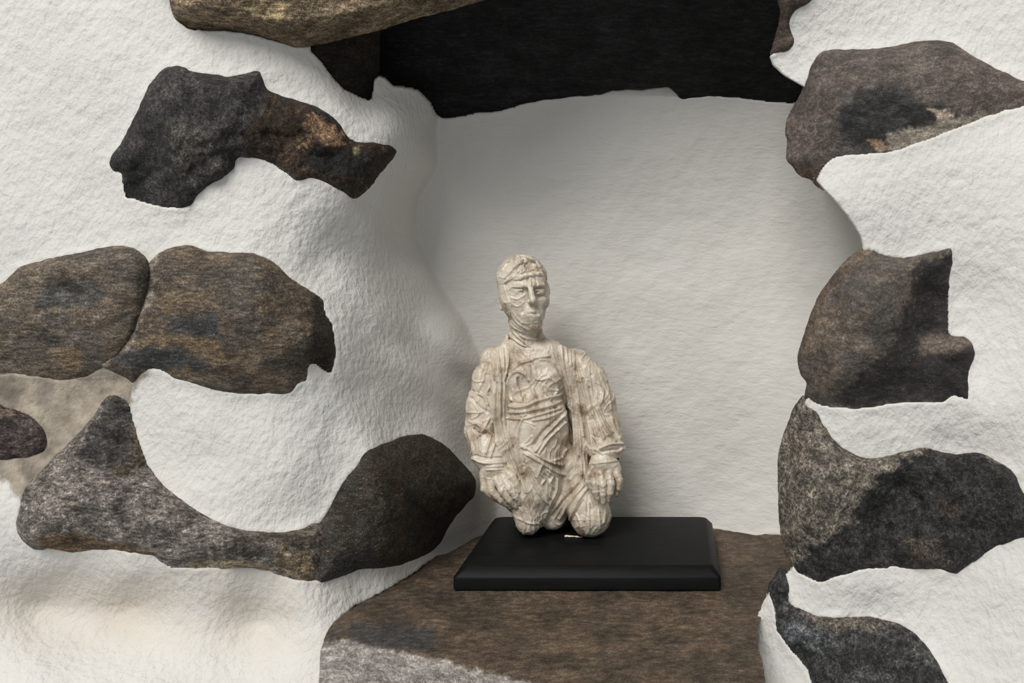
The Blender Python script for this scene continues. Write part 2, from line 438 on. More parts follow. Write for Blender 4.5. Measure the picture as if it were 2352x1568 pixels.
STEP = 4.0
def plaster_tone(px, py):
    base = lin(217, 215, 210)
    c = np.tile(base, (len(px), 1))
    # bare, unpainted mortar between the two left-hand boulders
    bare = [(-200,800),(60,800),(190,800),(250,800),(345,850),(312,884),(308,925),(275,940),(250,965),(215,1005),(170,1050),(125,1090),(75,1130),(46,1150),(20,1110),(0,1098),(-200,1060)]
    s = (px < 420) & (py > 780) & (py < 1220)
    if s.any():
        d = sdist(px[s], py[s], bare) + 14 * fbm(px[s] / 16, py[s] / 16, 0, 44, 3)
        t = smooth(7, -7, d)[:, None]
        m = lin(160, 150, 136)[None] * (1 + 0.55 * fbm(px[s] / 26, py[s] / 26, 0, 3, 4, 0.7)[:, None])
        dk = smooth(0.05, 0.5, fbm(px[s] / 90, py[s] / 60, 0, 12, 3))[:, None]
        m = m * (1 - dk) + lin(116, 108, 98)[None] * dk
        c[s] = c[s] * (1 - t) + m * t
    w = 0.5 + 0.5 * fbm(px / 260, py / 200, 0, 31, 3)
    tint = np.array([1.0, 0.985, 0.965])
    c *= (1 - w[:, None]) + w[:, None] * tint
    # beige band under the left boulder: the hollow's shade put into the wash colour
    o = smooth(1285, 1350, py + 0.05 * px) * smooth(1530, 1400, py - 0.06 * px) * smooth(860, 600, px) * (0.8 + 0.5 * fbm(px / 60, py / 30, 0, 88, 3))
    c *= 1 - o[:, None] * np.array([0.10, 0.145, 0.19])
    niche = smooth(930, 1040, px) * smooth(200, 240, py) * (px < right_edge(py))
    return np.c_[c, niche]

def build_wall():
    xs = np.arange(-260, 2064, STEP); ys = np.arange(-260, 1840, STEP)
    gx, gy = np.meshgrid(xs, ys)
    px, py = gx.ravel(), gy.ravel()
    # the plaster edge over the black slab and its wedge follows the outline exactly
    for k in ('lintel', 'wedge', 'gold'):
        poly = OUT[k]
        x0, y0 = poly.min(0) - 6; x1, y1 = poly.max(0) + 6
        s = np.where((px > x0) & (px < x1) & (py > y0) & (py < y1))[0]
        q = sdist(px[s], py[s], poly)
        near = np.abs(q) < 2.3
        s, q = s[near], q[near]
        gxx = sdist(px[s] + 0.5, py[s], poly) - q; gyy = sdist(px[s], py[s] + 0.5, poly) - q
        gl = np.hypot(gxx, gyy) + 1e-6
        px[s] -= q * gxx / gl; py[s] -= q * gyy / gl
    Y = plaster_detail(px, py, wall_a(px, py), 'a')
    # under the ledge stone the wall stays behind it
    VA = P(px, py, Y); n, mrows = len(xs), len(ys)
    i = np.arange(n * mrows).reshape(mrows, n)
    FA = np.stack([i[1:, :-1], i[1:, 1:], i[:-1, 1:], i[:-1, :-1]], -1).reshape(-1, 4)
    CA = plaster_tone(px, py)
    # right-hand side: relief starts at the edge of the opening, with a rounded lip turning back into the niche
    e = right_edge(ys) + 1.6 * fbm(ys / 14, ys * 0, 0, 61, 3)
    nc = 215
    u = np.linspace(0, 1, nc)
    gx = e[:, None] + (2640 - e)[:, None] * u[None, :]
    gy = np.repeat(ys[:, None], nc, 1)
    px, py = gx.ravel(), gy.ravel()
    Yb = plaster_detail(px, py, YB(px, py), 'b')
    r = (gx - e[:, None]).ravel()
    lipw = 7.0
    t = np.clip(1 - r / lipw, 0, 1)
    Yb = Yb + 0.003 * (1 - np.sqrt(np.clip(1 - t * t, 0, 1)))
    VB = P(px, py, Yb).reshape(mrows, nc, 3)
    Y0 = Yb.reshape(mrows, nc)[:, 0]
    back = []
    nb = 30
    for k in range(nb, 0, -1):
        f = k / nb
        es = e + (right_edge(ys) - e) * min(1.0, f * 4)
        back.append(P(es + 60 * f ** 1.2 + 5 * f, ys, Y0 + (0.985 - Y0) * f))
    VR = np.stack(back, 1)
    VB = np.concatenate([VR, VB], 1)
    m2 = nc + nb
    i = np.arange(m2 * mrows).reshape(mrows, m2) + len(VA)
    FB = np.stack([i[1:, :-1], i[1:, 1:], i[:-1, 1:], i[:-1, :-1]], -1).reshape(-1, 4)
    q = np.concatenate([np.repeat(e[:, None], nb, 1), gx], 1).ravel()
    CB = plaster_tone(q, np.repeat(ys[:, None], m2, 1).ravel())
    V = np.concatenate([VA, VB.reshape(-1, 3)]); FC = np.concatenate([FA, FB]); C = np.concatenate([CA, CB])
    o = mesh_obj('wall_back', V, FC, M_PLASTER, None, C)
    o['kind'] = 'structure'
    return o
wall = build_wall()

# ------------------------------------------------------------------ stones set in the wall
def build_stone(key, name, mat, tone, label, base=None, proud=0.0024, bulge=0.008, bw=45.0, ctrl=None, rough=0.0022, rsc=60.0,
                depth=0.07, patches=(), space=4.6, tone2=None, tsc=70.0, seed=1, edge_r=0.0035, taper=0.9):
    poly = OUT[key]
    side_fn = base or (YB if key in RIGHT else wall_a)
    x0, y0 = poly.min(0); x1, y1 = poly.max(0)
    gx, gy = np.meshgrid(np.arange(x0, x1, space), np.arange(y0, y1, space * 0.87))
    gx = gx + (np.arange(gx.shape[0]) % 2)[:, None] * space / 2
    px = gx.ravel() + rng.uniform(-.9, .9, gx.size); py = gy.ravel() + rng.uniform(-.9, .9, gx.size)
    d = sdist(px, py, poly)
    s = d < -space * 0.6
    px, py, d = px[s], py[s], -d[s]
    nb = len(poly)
    ax = np.r_[poly[:, 0], px]; ay = np.r_[poly[:, 1], py]; ad = np.r_[np.zeros(nb), d]
    pts = [Vector((a, b)) for a, b in zip(ax, ay)]
    res = delaunay_2d_cdt(pts, [], [list(range(nb))], 1, 1e-4)
    v2 = np.array([(v.x, v.y) for v in res[0]])
    faces = res[2]
    orig = res[3]
    ids = np.array([o[0] if o else -1 for o in orig])
    ad2 = np.where(ids >= 0, ad[np.clip(ids, 0, None)], 0.0)
    isb = np.array([any(k < nb for k in o) if o else True for o in orig])
    ax, ay = v2[:, 0], v2[:, 1]
    Y = side_fn(ax, ay) - proud
    rise = 1 - np.exp(-ad2 / bw)
    Y = Y - bulge * rise + edge_r * np.exp(-ad2 / 7.0) - edge_r * np.exp(-0 / 7.0) * 0
    if ctrl:
        Y = Y + RBF(ctrl, 1e-4, 'lin')(ax, ay) * 0.0017 * (1 - np.exp(-ad2 / 18.0))
    rg = fbm(ax / rsc, ay / rsc, 0, seed * 7, 5, 0.55)
    Y = Y - 1.5 * rough * rg * (0.25 + 0.75 * (1 - np.exp(-ad2 / 12.0)))
    V = P(ax, ay, Y)
    # colours of the stone itself; the ledge's front patch also carries painted light
    t2 = tone if tone2 is None else tone2
    k = smooth(-0.35, 0.35, fbm(ax / tsc, ay / (tsc * 0.7), 0, seed * 31 + 5, 4, 0.6))[:, None]
    C = tone[None] * (1 - k) + t2[None] * k
    for poly2, soft, col, jit in patches:
        dd = sdist(ax, ay, np.array(poly2, float)) + 1.5 * jit * fbm(ax / 24, ay / 20, 0, seed + 77, 5, 0.75)
        w = smooth(0.6 * soft, -0.6 * soft, dd)[:, None]
        C = C * (1 - w) + np.asarray(col)[None] * w
    # sides running back into the wall, a little narrower behind, and a closed back
    order = None
    edges = {}
    for f in faces:
        for a, b in zip(f, list(f[1:]) + [f[0]]):
            edges[(a, b)] = 1
    nxt = {a: b for (a, b) in edges if (b, a) not in edges}
    start = next(iter(nxt)); loop = [start]
    while nxt[loop[-1]] != start and len(loop) < len(nxt) + 2:
        loop.append(nxt[loop[-1]])
    L = np.array(loop)
    cen = v2[L].mean(0)
    n0 = len(V); FS = []
    prev = L
    for f in (0.12, 0.5, 1.0):
        sc_ = 1 - (1 - taper) * f
        q = cen + (v2[L] - cen) * sc_
        ring = P(q[:, 0], q[:, 1], Y[L] + depth * f)
        idx = np.arange(len(L)) + len(V)
        V = np.concatenate([V, ring]); C = np.concatenate([C, C[L]])
        for i in range(len(L)):
            j = (i + 1) % len(L)
            FS.append((prev[j], prev[i], idx[i], idx[j]))
        prev = idx
    FS.append(tuple(prev[::-1]))
    # triangles from the plane run the other way round once y is flipped
    F0 = [tuple(f)[::-1] for f in faces]
    FS = [tuple(f)[::-1] for f in FS]
    o = mesh_obj(name, V, F0 + FS, mat, wall, C, 50)
    if label: o['label'] = label
    return o

g = lambda r, gg, b, k=1.0: lin(r, gg, b, k)
black = g(34, 33, 32)
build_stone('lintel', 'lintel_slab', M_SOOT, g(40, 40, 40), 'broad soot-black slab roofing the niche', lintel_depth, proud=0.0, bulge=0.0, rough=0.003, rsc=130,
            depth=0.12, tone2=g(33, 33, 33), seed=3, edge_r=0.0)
build_stone('wedge', 'stone', M_SOOT, g(52, 45, 38), 'small dark brown wedge stone left of the black slab', wedge_depth, proud=0.0, bulge=0.002, rough=0.003,
            depth=0.06, tone2=g(40, 37, 34), seed=4)
build_stone('gold', 'stone', M_GOLD, g(130, 113, 90), 'golden brown slab with a rounded end, resting over the black slab', gold_depth, proud=0.0, bulge=0.02, bw=60, rough=0.004, rsc=50,
            depth=0.10, tone2=g(100, 84, 64), tsc=55, seed=5, patches=[([(540,-40),(640,-40),(660,40),(590,50)], 30, g(146, 127, 96), 20)])
build_stone('chip', 'stone', M_SMOOTH, g(96, 82, 74), 'narrow brown stone at the right end of the black slab', bulge=0.004, rough=0.003, tone2=g(70, 58, 52), seed=6)
build_stone('right_top', 'stone', M_SMOOTH, g(104, 94, 86), 'brown pointed boulder with pale chips along its lower edge', bulge=0.012, bw=40, seed=8,
            ctrl=[(1850,200,0),(1900,150,-2),(2000,200,-9),(2200,170,-4),(1900,300,-3),(2050,300,2),(2150,260,0),(2300,210,2),(1830,350,2),(1950,330,2),(1880,420,3),(2100,130,-3)],
            rough=0.003, tone2=g(84, 76, 70), depth=0.12,
            patches=[([(1990,200),(2080,215),(2180,235),(2130,300),(2060,340),(1990,350),(1940,340),(1930,240)], 30, g(58, 57, 56), 30),
                     ([(2050,300),(2110,295),(2200,270),(2260,262),(2250,285),(2130,330),(2060,350),(2020,350)], 10, g(150, 140, 126), 16),
                     ([(2130,250),(2180,255),(2195,270),(2170,280)], 6, g(190, 172, 150), 10), ([(1995,322),(2030,325),(2045,345),(2010,340)], 5, g(170, 140, 112), 8),
                     ([(1815,370),(1890,380),(1890,436),(1850,410)], 12, g(70, 56, 46), 12)])
build_stone('right_mid', 'stone', M_SMOOTH, g(108, 96, 84), 'brown boulder with a black broken lower right side, beside the niche', bulge=0.012, bw=40, seed=9,
            ctrl=[(1980,580,2),(1880,720,-2),(1850,840,2),(2000,700,-13),(2060,620,-8),(2150,590,-4),(2090,760,1),(2150,680,7),(2150,760,6),(2200,800,-6),(2210,860,0),(2100,880,7),(1980,880,2),(1930,850,-6),(2020,850,-2)],
            rough=0.003, tone2=g(88, 82, 76), depth=0.12,
            patches=[([(2100,600),(2190,580),(2195,770),(2250,780),(2240,925),(1960,950),(1930,930),(1960,870),(2010,830),(2060,750),(2090,680)], 22, g(48, 45, 43), 26),
                     ([(2110,775),(2200,765),(2235,790),(2190,810),(2120,815)], 14, g(104, 92, 84), 12),
                     ([(1975,572),(1990,575),(1900,680),(1845,800),(1832,830),(1836,790),(1880,675)], 7, g(98, 84, 71), 8)])
build_stone('right_low', 'stone', M_SPECK, g(122, 114, 102), 'large stone with a light grey shoulder and a rough black broken face', bulge=0.012, bw=45, seed=10,
            ctrl=[(1850,930,0),(1810,1060,1),(1900,1100,-9),(1850,1200,-8),(1960,1120,-8),(2080,1070,-2),(2030,1170,4),(2150,1150,0),(2280,1130,-6),(2150,1250,-3),(1950,1280,2),(2000,1220,4),(1870,1290,2),(2250,1230,0),(2090,1120,5)],
            rough=0.0045, rsc=45, tone2=g(104, 97, 88), depth=0.12,
            patches=[([(2098,1043),(2150,1030),(2250,1034),(2330,1080),(2400,1160),(2380,1240),(2260,1280),(2200,1322),(2100,1312),(1990,1316),(1880,1345),(1822,1318),(1846,1272),(1900,1235),(1950,1205),(1968,1170),(1990,1130),(2030,1090)], 9, g(50, 49, 48), 20),
                     ([(2080,1240),(2150,1230),(2190,1300),(2090,1305)], 16, g(78, 70, 62), 14), ([(2160,1140),(2220,1150),(2200,1200),(2160,1190)], 14, g(56, 48, 44), 12)])
build_stone('right_foot', 'stone', M_SPECK, g(74, 73, 72), 'dark grey stone at the foot of the right wall', bulge=0.014, bw=45, seed=11, rough=0.003, tone2=g(54, 53, 53), depth=0.10,
            patches=[([(1830,1395),(1990,1412),(2070,1430),(2000,1450),(1900,1445)], 16, g(98, 90, 82), 14), ([(1780,1420),(1830,1430),(1900,1470),(1880,1500),(1800,1470)], 16, g(100, 102, 104), 16)])
build_stone('left_top', 'stone', M_SPECK, g(66, 63, 60), 'black speckled angular stone with a tan chipped brown tail', bulge=0.011, bw=30, seed=12, rough=0.004, rsc=45, tone2=g(46, 44, 43),
            ctrl=[(270,370,1),(330,260,-2),(400,170,-3),(420,300,-8),(520,250,-7),(600,200,-3),(330,420,6),(300,400,3),(400,440,1),(500,390,-2),(580,330,-3),(700,300,0),(760,370,3),(850,370,0),(810,430,2),(640,340,2)],
            patches=[([(560,300),(620,215),(700,235),(790,300),(900,330),(915,350),(810,460),(700,415),(600,370),(560,365)], 16, g(56, 44, 32), 22),
                     ([(690,262),(730,258),(795,305),(790,330),(760,340),(725,325),(700,350),(690,335),(710,305)], 5, g(140, 112, 88), 14),
                     ([(700,345),(780,340),(850,350),(840,400),(780,405),(720,385)], 9, g(34, 32, 29), 18),
                     ([(812,338),(826,336),(824,354),(812,358)], 3, g(120, 112, 84), 3),
                     ([(395,290),(470,300),(500,370),(420,390)], 25, g(78, 72, 66), 25), ([(280,380),(340,340),(340,470),(285,455)], 14, g(30, 30, 30), 14)])
build_stone('left_mid', 'stone', M_SCHIST, g(108, 93, 76), 'long brown layered boulder with a dark rounded right end', bulge=0.012, bw=45, seed=13, rough=0.003, tone2=g(86, 78, 70),
            ctrl=[(340,620,0),(450,600,-4),(400,750,-6),(560,700,-10),(650,760,-6),(730,720,0),(745,830,9),(690,860,2),(560,880,0),(420,850,0),(280,830,0),(770,800,4),(712,800,-4)],
            patches=[([(720,670),(790,760),(785,870),(700,845),(708,780)], 14, g(54, 46, 38), 14), ([(380,730),(500,720),(510,780),(400,790)], 20, g(62, 62, 62), 22),
                     ([(300,780),(500,775),(520,830),(440,800),(300,800)], 10, g(122, 104, 80), 16), ([(230,790),(420,800),(500,850),(380,850),(230,835)], 14, g(70, 70, 69), 18),
                     ([(330,590),(352,590),(345,690),(300,800),(250,840),(230,835),(300,740)], 12, g(150, 140, 126), 18)])
build_stone('left_flat', 'stone', M_SCHIST, g(112, 99, 84), 'flat brown grained boulder at the left side of the picture, over bare mortar', bulge=0.010, bw=45, seed=14, rough=0.003, tone2=g(92, 85, 77),
            ctrl=[(0,680,0),(100,640,-3),(200,620,-4),(170,680,3),(100,750,-2),(250,720,-4),(60,840,2),(200,830,1)],
            patches=[([(90,650),(200,630),(240,680),(160,720),(90,700)], 26, g(78, 77, 74), 26), ([(130,800),(180,800),(190,850),(140,850)], 16, g(124, 106, 82), 16)])
build_stone('left_small', 'stone', M_FIBRE, g(92, 80, 76), 'small purplish brown stone in the bare mortar', bulge=0.010, bw=30, seed=15, rough=0.004, tone2=g(66, 56, 54),
            patches=[([(-100,920),(0,930),(40,945),(0,960),(-100,950)], 12, g(110, 96, 84), 10)])
build_stone('left_low', 'stone', M_FIBRE, g(134, 126, 118), 'long grey fibrous boulder below the white bulge', bulge=0.014, bw=45, seed=16, rough=0.0048, rsc=50, tone2=g(112, 105, 98),
            ctrl=[(260,930,2),(300,1000,2),(210,1040,-5),(330,1090,-1),(150,1100,-8),(250,1150,-10),(100,1200,-8),(400,1200,-8),(350,1265,0),(200,1260,0),(520,1250,-8),(640,1270,-6),(470,1300,3),(720,1280,0),(60,1160,0)],
            patches=[([(235,935),(270,905),(310,940),(330,1010),(335,1075),(270,1090),(200,1060),(170,1050)], 14, g(74, 70, 67), 20),
                     ([(310,940),(340,1060),(300,1090),(250,1085),(300,1060)], 12, g(98, 87, 74), 14),
                     ([(80,1235),(180,1230),(350,1265),(350,1285),(100,1270)], 12, g(112, 90, 66), 12), ([(480,1255),(560,1230),(640,1260),(560,1300),(470,1300)], 16, g(82, 76, 68), 24),
                     ([(440,1285),(560,1285),(640,1300),(560,1310),(440,1310)], 9, g(150, 138, 114), 18), ([(560,1210),(720,1200),(740,1250),(640,1260)], 20, g(92, 82, 72), 20),
                     ([(640,1280),(700,1260),(745,1300),(720,1335),(640,1322)], 16, g(128, 112, 90), 24)])
build_stone('left_round', 'stone', M_SCHIST, g(66, 58, 48), 'dark brown rounded stone low in the niche corner, left of the black plinth', bulge=0.012, bw=50, seed=17, rough=0.0028, tone2=g(52, 49, 42),
            ctrl=[(760,1200,0),(900,1100,-4),(1000,1050,0),(950,1200,-4),(800,1250,-4)],
            patches=[([(720,1270),(800,1270),(900,1300),(760,1345),(720,1340)], 16, g(60, 58, 54), 20), ([(900,1090),(925,1100),(945,1260),(915,1270)], 14, g(72, 61, 48), 14)])
ledge = build_stone('ledge', 'ledge_slab', M_LEDGE, g(97, 82, 67), 'broad brown sill slab of the niche with a grey broken front painted lighter as if lit', ledge_depth, proud=0.0, bulge=0.0, rough=0.0022, rsc=110, depth=0.10, taper=0.97,
            tone2=g(77, 66, 55), seed=18, edge_r=0.0, space=6.0,
            patches=[([(700,1500),(745,1480),(790,1467),(830,1480),(900,1492),(1000,1514),(1100,1542),(1200,1564),(1330,1602),(1800,1720),(700,1720)], 6, g(150, 143, 136), 12),  # grey front face, its brighter light put into the colour
                     ([(770,1445),(900,1425),(1000,1440),(1000,1500),(900,1488),(830,1476)], 26, g(70, 66, 64), 22)])

# ------------------------------------------------------------------ black plinth
def black_mat():
    m, nt, bs = nodes_of('black_stained_wood')
    v = mapping(nt, (0.25, 1, 3.0))
    n = noise(nt, v, 120, 5, 0.6)
    c = ramp(nt, n, [(0.3, (0.0045, 0.005, 0.005)), (0.7, (0.008, 0.0088, 0.0088))])
    nt.links.new(c, bs.inputs['Base Color'])
    bs.inputs['Roughness'].default_value = 0.48
    bs.inputs['Specular IOR Level'].default_value = 0.09
    nt.links.new(bump(nt, n, 0.15, 0.0006), bs.inputs['Normal'])
    return m
M_BLACK = black_mat()

def build_plinth():
    X0, X1 = (1040 - PX) * 0.775 / F, (1656 - PX) * 0.775 / F
    Y0, Y1 = 0.775, 0.942
    zb, zt = ZC - LEDGE_DROP + 0.0012, ZC - PLINTH_TOP
    r = 0.007; ch = 0.0075; nr = 6
    def ring(ins, z, rr):
        out = []
        for cx, cy, a0 in ((X1 - ins - rr, Y0 + ins + rr, -90), (X1 - ins - rr, Y1 - ins - rr, 0), (X0 + ins + rr, Y1 - ins - rr, 90), (X0 + ins + rr, Y0 + ins + rr, 180)):
            for k in range(nr + 1):
                a = R(a0 + 90 * k / nr)
                out.append((cx + rr * math.cos(a), cy + rr * math.sin(a), z))
        return out
    prof = [(0.0012, zb, 0.003), (0.0, zb + 0.0012, 0.003), (0.0, zt - 0.0095, 0.003), (0.0004, zt - 0.0086, 0.0035), (ch - 0.001, zt - 0.0009, r), (ch + 0.001, zt, r + 0.001)]
    V = []; Fc = []
    for p in prof: V += ring(*p)
    n = 4 * (nr + 1)
    for k in range(len(prof) - 1):
        for i in range(n):
            j = (i + 1) % n
            Fc.append((k * n + i, k * n + j, (k + 1) * n + j, (k + 1) * n + i))
    Fc.append(tuple(range(n))[::-1]); Fc.append(tuple(range((len(prof) - 1) * n, len(prof) * n)))
    V = np.array(V); c = np.array([(X0 + X1) / 2, (Y0 + Y1) / 2, zb])
    o = mesh_obj('plinth', V - c, Fc, M_BLACK, None, None, 30)
    o.location = c
    o['label'] = 'low black rectangular plinth with sloping rim lying on the sill slab'
    o['category'] = 'plinth'
    return o
plinth = build_plinth()

# ------------------------------------------------------------------ kneeling figure: solid modelled as distance fields, meshed, then draped with folds
FY = 0.872                      # depth of the figure's middle plane
FS_ = FY / F                    # metres per picture pixel there

class Clay:
    def __init__(self, x0, y0, x1, y1, dy0, dy1, h):
        a = P(x0, y1, FY); b = P(x1, y0, FY)
        self.o = np.array([a[0], FY + dy0 * .001, a[2]]); self.h = h
        e = np.array([b[0], FY + dy1 * .001, b[2]])
        self.n = np.ceil((e - self.o) / h).astype(int) + 1
        self.d = np.full(self.n, 0.02, np.float32)
    def box(self, lo, hi):
        i0 = np.clip(np.floor((lo - self.o) / self.h).astype(int), 0, self.n); i1 = np.clip(np.ceil((hi - self.o) / self.h).astype(int) + 1, 0, self.n)
        s = tuple(slice(a, b) for a, b in zip(i0, i1))
        ax = [self.o[k] + self.h * np.arange(i0[k], i1[k]) for k in range(3)]
        return s, np.meshgrid(*ax, indexing='ij', sparse=True)
    def put(self, s, f, k, mode):
        d = self.d[s]
        f = f.astype(np.float32)
        if mode == 'cut':
            h = np.clip(0.5 - 0.5 * (d + f) / k, 0, 1)
            self.d[s] = d * (1 - h) - f * h + k * h * (1 - h)
        else:
            h = np.clip(0.5 + 0.5 * (d - f) / k, 0, 1)
            self.d[s] = d * (1 - h) + f * h - k * h * (1 - h)
    def cone(self, a, b, r1, r2, k=4, mode='add'):
        """a, b = (px, py, depth mm); radii in mm"""
        A = pt(a); B = pt(b); r1 *= .001; r2 *= .001; k *= .001
        m = max(r1, r2) + k + .003
        s, (X, Y, Z) = self.box(np.minimum(A, B) - m, np.maximum(A, B) + m)
        ba = B - A; L = ba @ ba + 1e-12
        t = np.clip(((X - A[0]) * ba[0] + (Y - A[1]) * ba[1] + (Z - A[2]) * ba[2]) / L, 0, 1)
        f = np.sqrt((X - A[0] - t * ba[0]) ** 2 + (Y - A[1] - t * ba[1]) ** 2 + (Z - A[2] - t * ba[2]) ** 2) - (r1 + (r2 - r1) * t)
        self.put(s, f, k, mode)
    def chain(self, pts, k=4, mode='add'):
        """pts = (px, py, depth, radius)"""
        for p, q in zip(pts[:-1], pts[1:]):
            self.cone(p[:3], q[:3], p[3], q[3], k, mode)
    def ell(self, c, r, k=4, mode='add', rot=0.0, yaw=0.0):
        C = pt(c); r = np.array(r) * .001; k *= .001
        m = r.max() + k + .003
        s, (X, Y, Z) = self.box(C - m, C + m)
        x, y, z = X - C[0], Y - C[1], Z - C[2]
        cr, sr = math.cos(rot), math.sin(rot)
        x, z = x * cr - z * sr, x * sr + z * cr
        cy_, sy_ = math.cos(yaw), math.sin(yaw)
        x, y = x * cy_ - y * sy_, x * sy_ + y * cy_
        k0 = np.sqrt((x / r[0]) ** 2 + (y / r[1]) ** 2 + (z / r[2]) ** 2)
        k1 = np.sqrt((x / r[0] ** 2) ** 2 + (y / r[1] ** 2) ** 2 + (z / r[2] ** 2) ** 2) + 1e-9
        self.put(s, k0 * (k0 - 1) / k1, k, mode)
    def floor(self, z):
        s, (X, Y, Z) = self.box(self.o, self.o + self.n * self.h)
        self.d = np.maximum(self.d, (z - Z + 0 * X + 0 * Y).astype(np.float32))
    def mesh(self):
        d = self.d; n = self.n
        s = d < 0
        cnt = np.zeros(n - 1, np.int8)
        sl = lambda a, k: slice(a, n[k] - 1 + a)
        for a in (0, 1):
            for b in (0, 1):
                for c in (0, 1):
                    cnt += s[sl(a, 0), sl(b, 1), sl(c, 2)]
        cells = np.argwhere((cnt > 0) & (cnt < 8))
        acc = np.zeros((len(cells), 3)); w = np.zeros(len(cells))
        i, j, k = cells.T
        for ax in range(3):
            u, v = [q for q in range(3) if q != ax]
            for b in (0, 1):
                for c in (0, 1):
                    o0 = np.zeros(3, int); o0[u] = b; o0[v] = c; o1 = o0.copy(); o1[ax] = 1
                    d0 = d[i + o0[0], j + o0[1], k + o0[2]]; d1 = d[i + o1[0], j + o1[1], k + o1[2]]
                    x = (d0 < 0) != (d1 < 0)
                    t = np.where(x, d0 / np.where(x, d0 - d1, 1), 0)
                    p = np.tile(o0.astype(float), (len(cells), 1)); p[:, ax] += t
                    acc += p * x[:, None]; w += x
        V = self.o + self.h * (cells + acc / w[:, None])
        idx = np.full(n - 1, -1, np.int32); idx[i, j, k] = np.arange(len(cells))
        quads = []
        for ax in range(3):
            u, v = (ax + 1) % 3, (ax + 2) % 3
            a = [slice(None)] * 3; b = [slice(None)] * 3
            a[ax] = slice(0, n[ax] - 1); b[ax] = slice(1, n[ax])
            ch = np.argwhere(s[tuple(a)] != s[tuple(b)])
            ok = (ch[:, u] > 0) & (ch[:, v] > 0) & (ch[:, u] < n[u] - 1) & (ch[:, v] < n[v] - 1)
            ch = ch[ok]
            def at(du, dv):
                q = ch.copy(); q[:, u] -= du; q[:, v] -= dv
                return idx[q[:, 0], q[:, 1], q[:, 2]]
            q = np.stack([at(1, 1), at(0, 1), at(0, 0), at(1, 0)], 1)
            flip = ~s[ch[:, 0], ch[:, 1], ch[:, 2]]
            q[flip] = q[flip][:, ::-1]
            quads.append(q)
        Q = np.concatenate(quads)
        return V, Q[(Q >= 0).all(1)]

def pt(a):
    """picture position + depth in mm from the figure's middle plane -> point"""
    return P(a[0], a[1], FY + a[2] * .001)

def vert_normals(V, Q):
    nrm = np.cross(V[Q[:, 2]] - V[Q[:, 0]], V[Q[:, 3]] - V[Q[:, 1]])
    out = np.zeros_like(V)
    for c in range(4):
        for k in range(3):
            out[:, k] += np.bincount(Q[:, c], nrm[:, k], len(V))
    return out / (np.linalg.norm(out, axis=1, keepdims=True) + 1e-12)

def drape(V, Q, folds, crinkle=0.0005, csc=(7.0, 34.0), seed=1, fine=0.0002):
    """folds = (points, height mm, width px): negative heights are creases"""
    n = vert_normals(V, Q)
    px, py = project(V)
    front = np.clip(-n[:, 1] * 1.4 + 0.25, 0, 1)
    up = np.zeros(len(V)); dn = np.zeros(len(V))
    for pts, a, w in folds:
        p = np.array(pts, float)
        # smooth the line through its points
        if len(p) > 2:
            t = np.linspace(0, len(p) - 1, 6 * len(p)); i = np.clip(t.astype(int), 0, len(p) - 2); f = (t - i)[:, None]
            m = np.gradient(p, axis=0)
            p = (2 * f ** 3 - 3 * f ** 2 + 1) * p[i] + (f ** 3 - 2 * f ** 2 + f) * m[i] + (3 * f ** 2 - 2 * f ** 3) * p[i + 1] + (f ** 3 - f ** 2) * m[i + 1]
        lo = p.min(0) - 2.6 * w; hi = p.max(0) + 2.6 * w
        s = (px > lo[0]) & (px < hi[0]) & (py > lo[1]) & (py < hi[1]) & (front > 0)
        if not s.any(): continue
        dd = seg_dist(px[s], py[s], p, closed=False)
        e = np.exp(-(dd / (0.85 * w)) ** 2) * a * (1.6 if a > 0 else 2.0) * .001
        if a > 0: up[s] = np.maximum(up[s], e)
        else: dn[s] = np.minimum(dn[s], e)
    c = crinkle * fbm(px / csc[0] + 1.5 * fbm(px / 40, py / 40, 0, seed + 3, 2), py / csc[1], V[:, 1] * 60, seed, 3, 0.6)
    r = np.abs(vnoise(px / (csc[0] * 2.1) + 2.2 * vnoise(px / 50, py / 50, 0, seed + 9), py / (csc[1] * 1.3), V[:, 1] * 50, seed + 5))
    c = c + crinkle * 1.7 * (np.exp(-(r / 0.13) ** 2) - 0.25)
    c = c + fine * vnoise(px / 3.5, py / 3.5, V[:, 1] * 300, seed + 40)
    return V + n * ((up + dn) * front + c)[:, None]

def figure_mat():
    m, nt, bs = nodes_of('cream_figure_resin')
    v = mapping(nt, (1, 1, 1))
    a = noise(nt, v, 42, 5, 0.65)
    c = ramp(nt, a, [(0.34, tuple(lin(144, 124, 103))), (0.47, tuple(lin(192, 179, 160))), (0.62, tuple(lin(212, 202, 185)))])
    nt.links.new(c, bs.inputs['Base Color'])
    bs.inputs['Roughness'].default_value = 0.36
    bs.inputs['Specular IOR Level'].default_value = 0.5
    h = noise(nt, v, 500, 3, 0.6)
    nt.links.new(bump(nt, h, 0.25, 0.0008), bs.inputs['Normal'])
    return m
M_FIG = figure_mat()

fig = bpy.data.objects.new('figurine', None)
sc.collection.objects.link(fig)
fig.location = (float(pt((1245, 1200, 20))[0]), FY + 0.02, ZC - PLINTH_TOP)
fig.empty_display_size = 0.02
fig['label'] = 'cream kneeling figurine with wrapped head and open coat on the black plinth'
fig['category'] = 'figurine'

def part(name, clay, folds, **kw):
    V, Q = clay.mesh()
    V = drape(V, Q, folds, **kw)
    return mesh_obj(name, V, Q, M_FIG, fig)

ZP = ZC - PLINTH_TOP + 0.0006
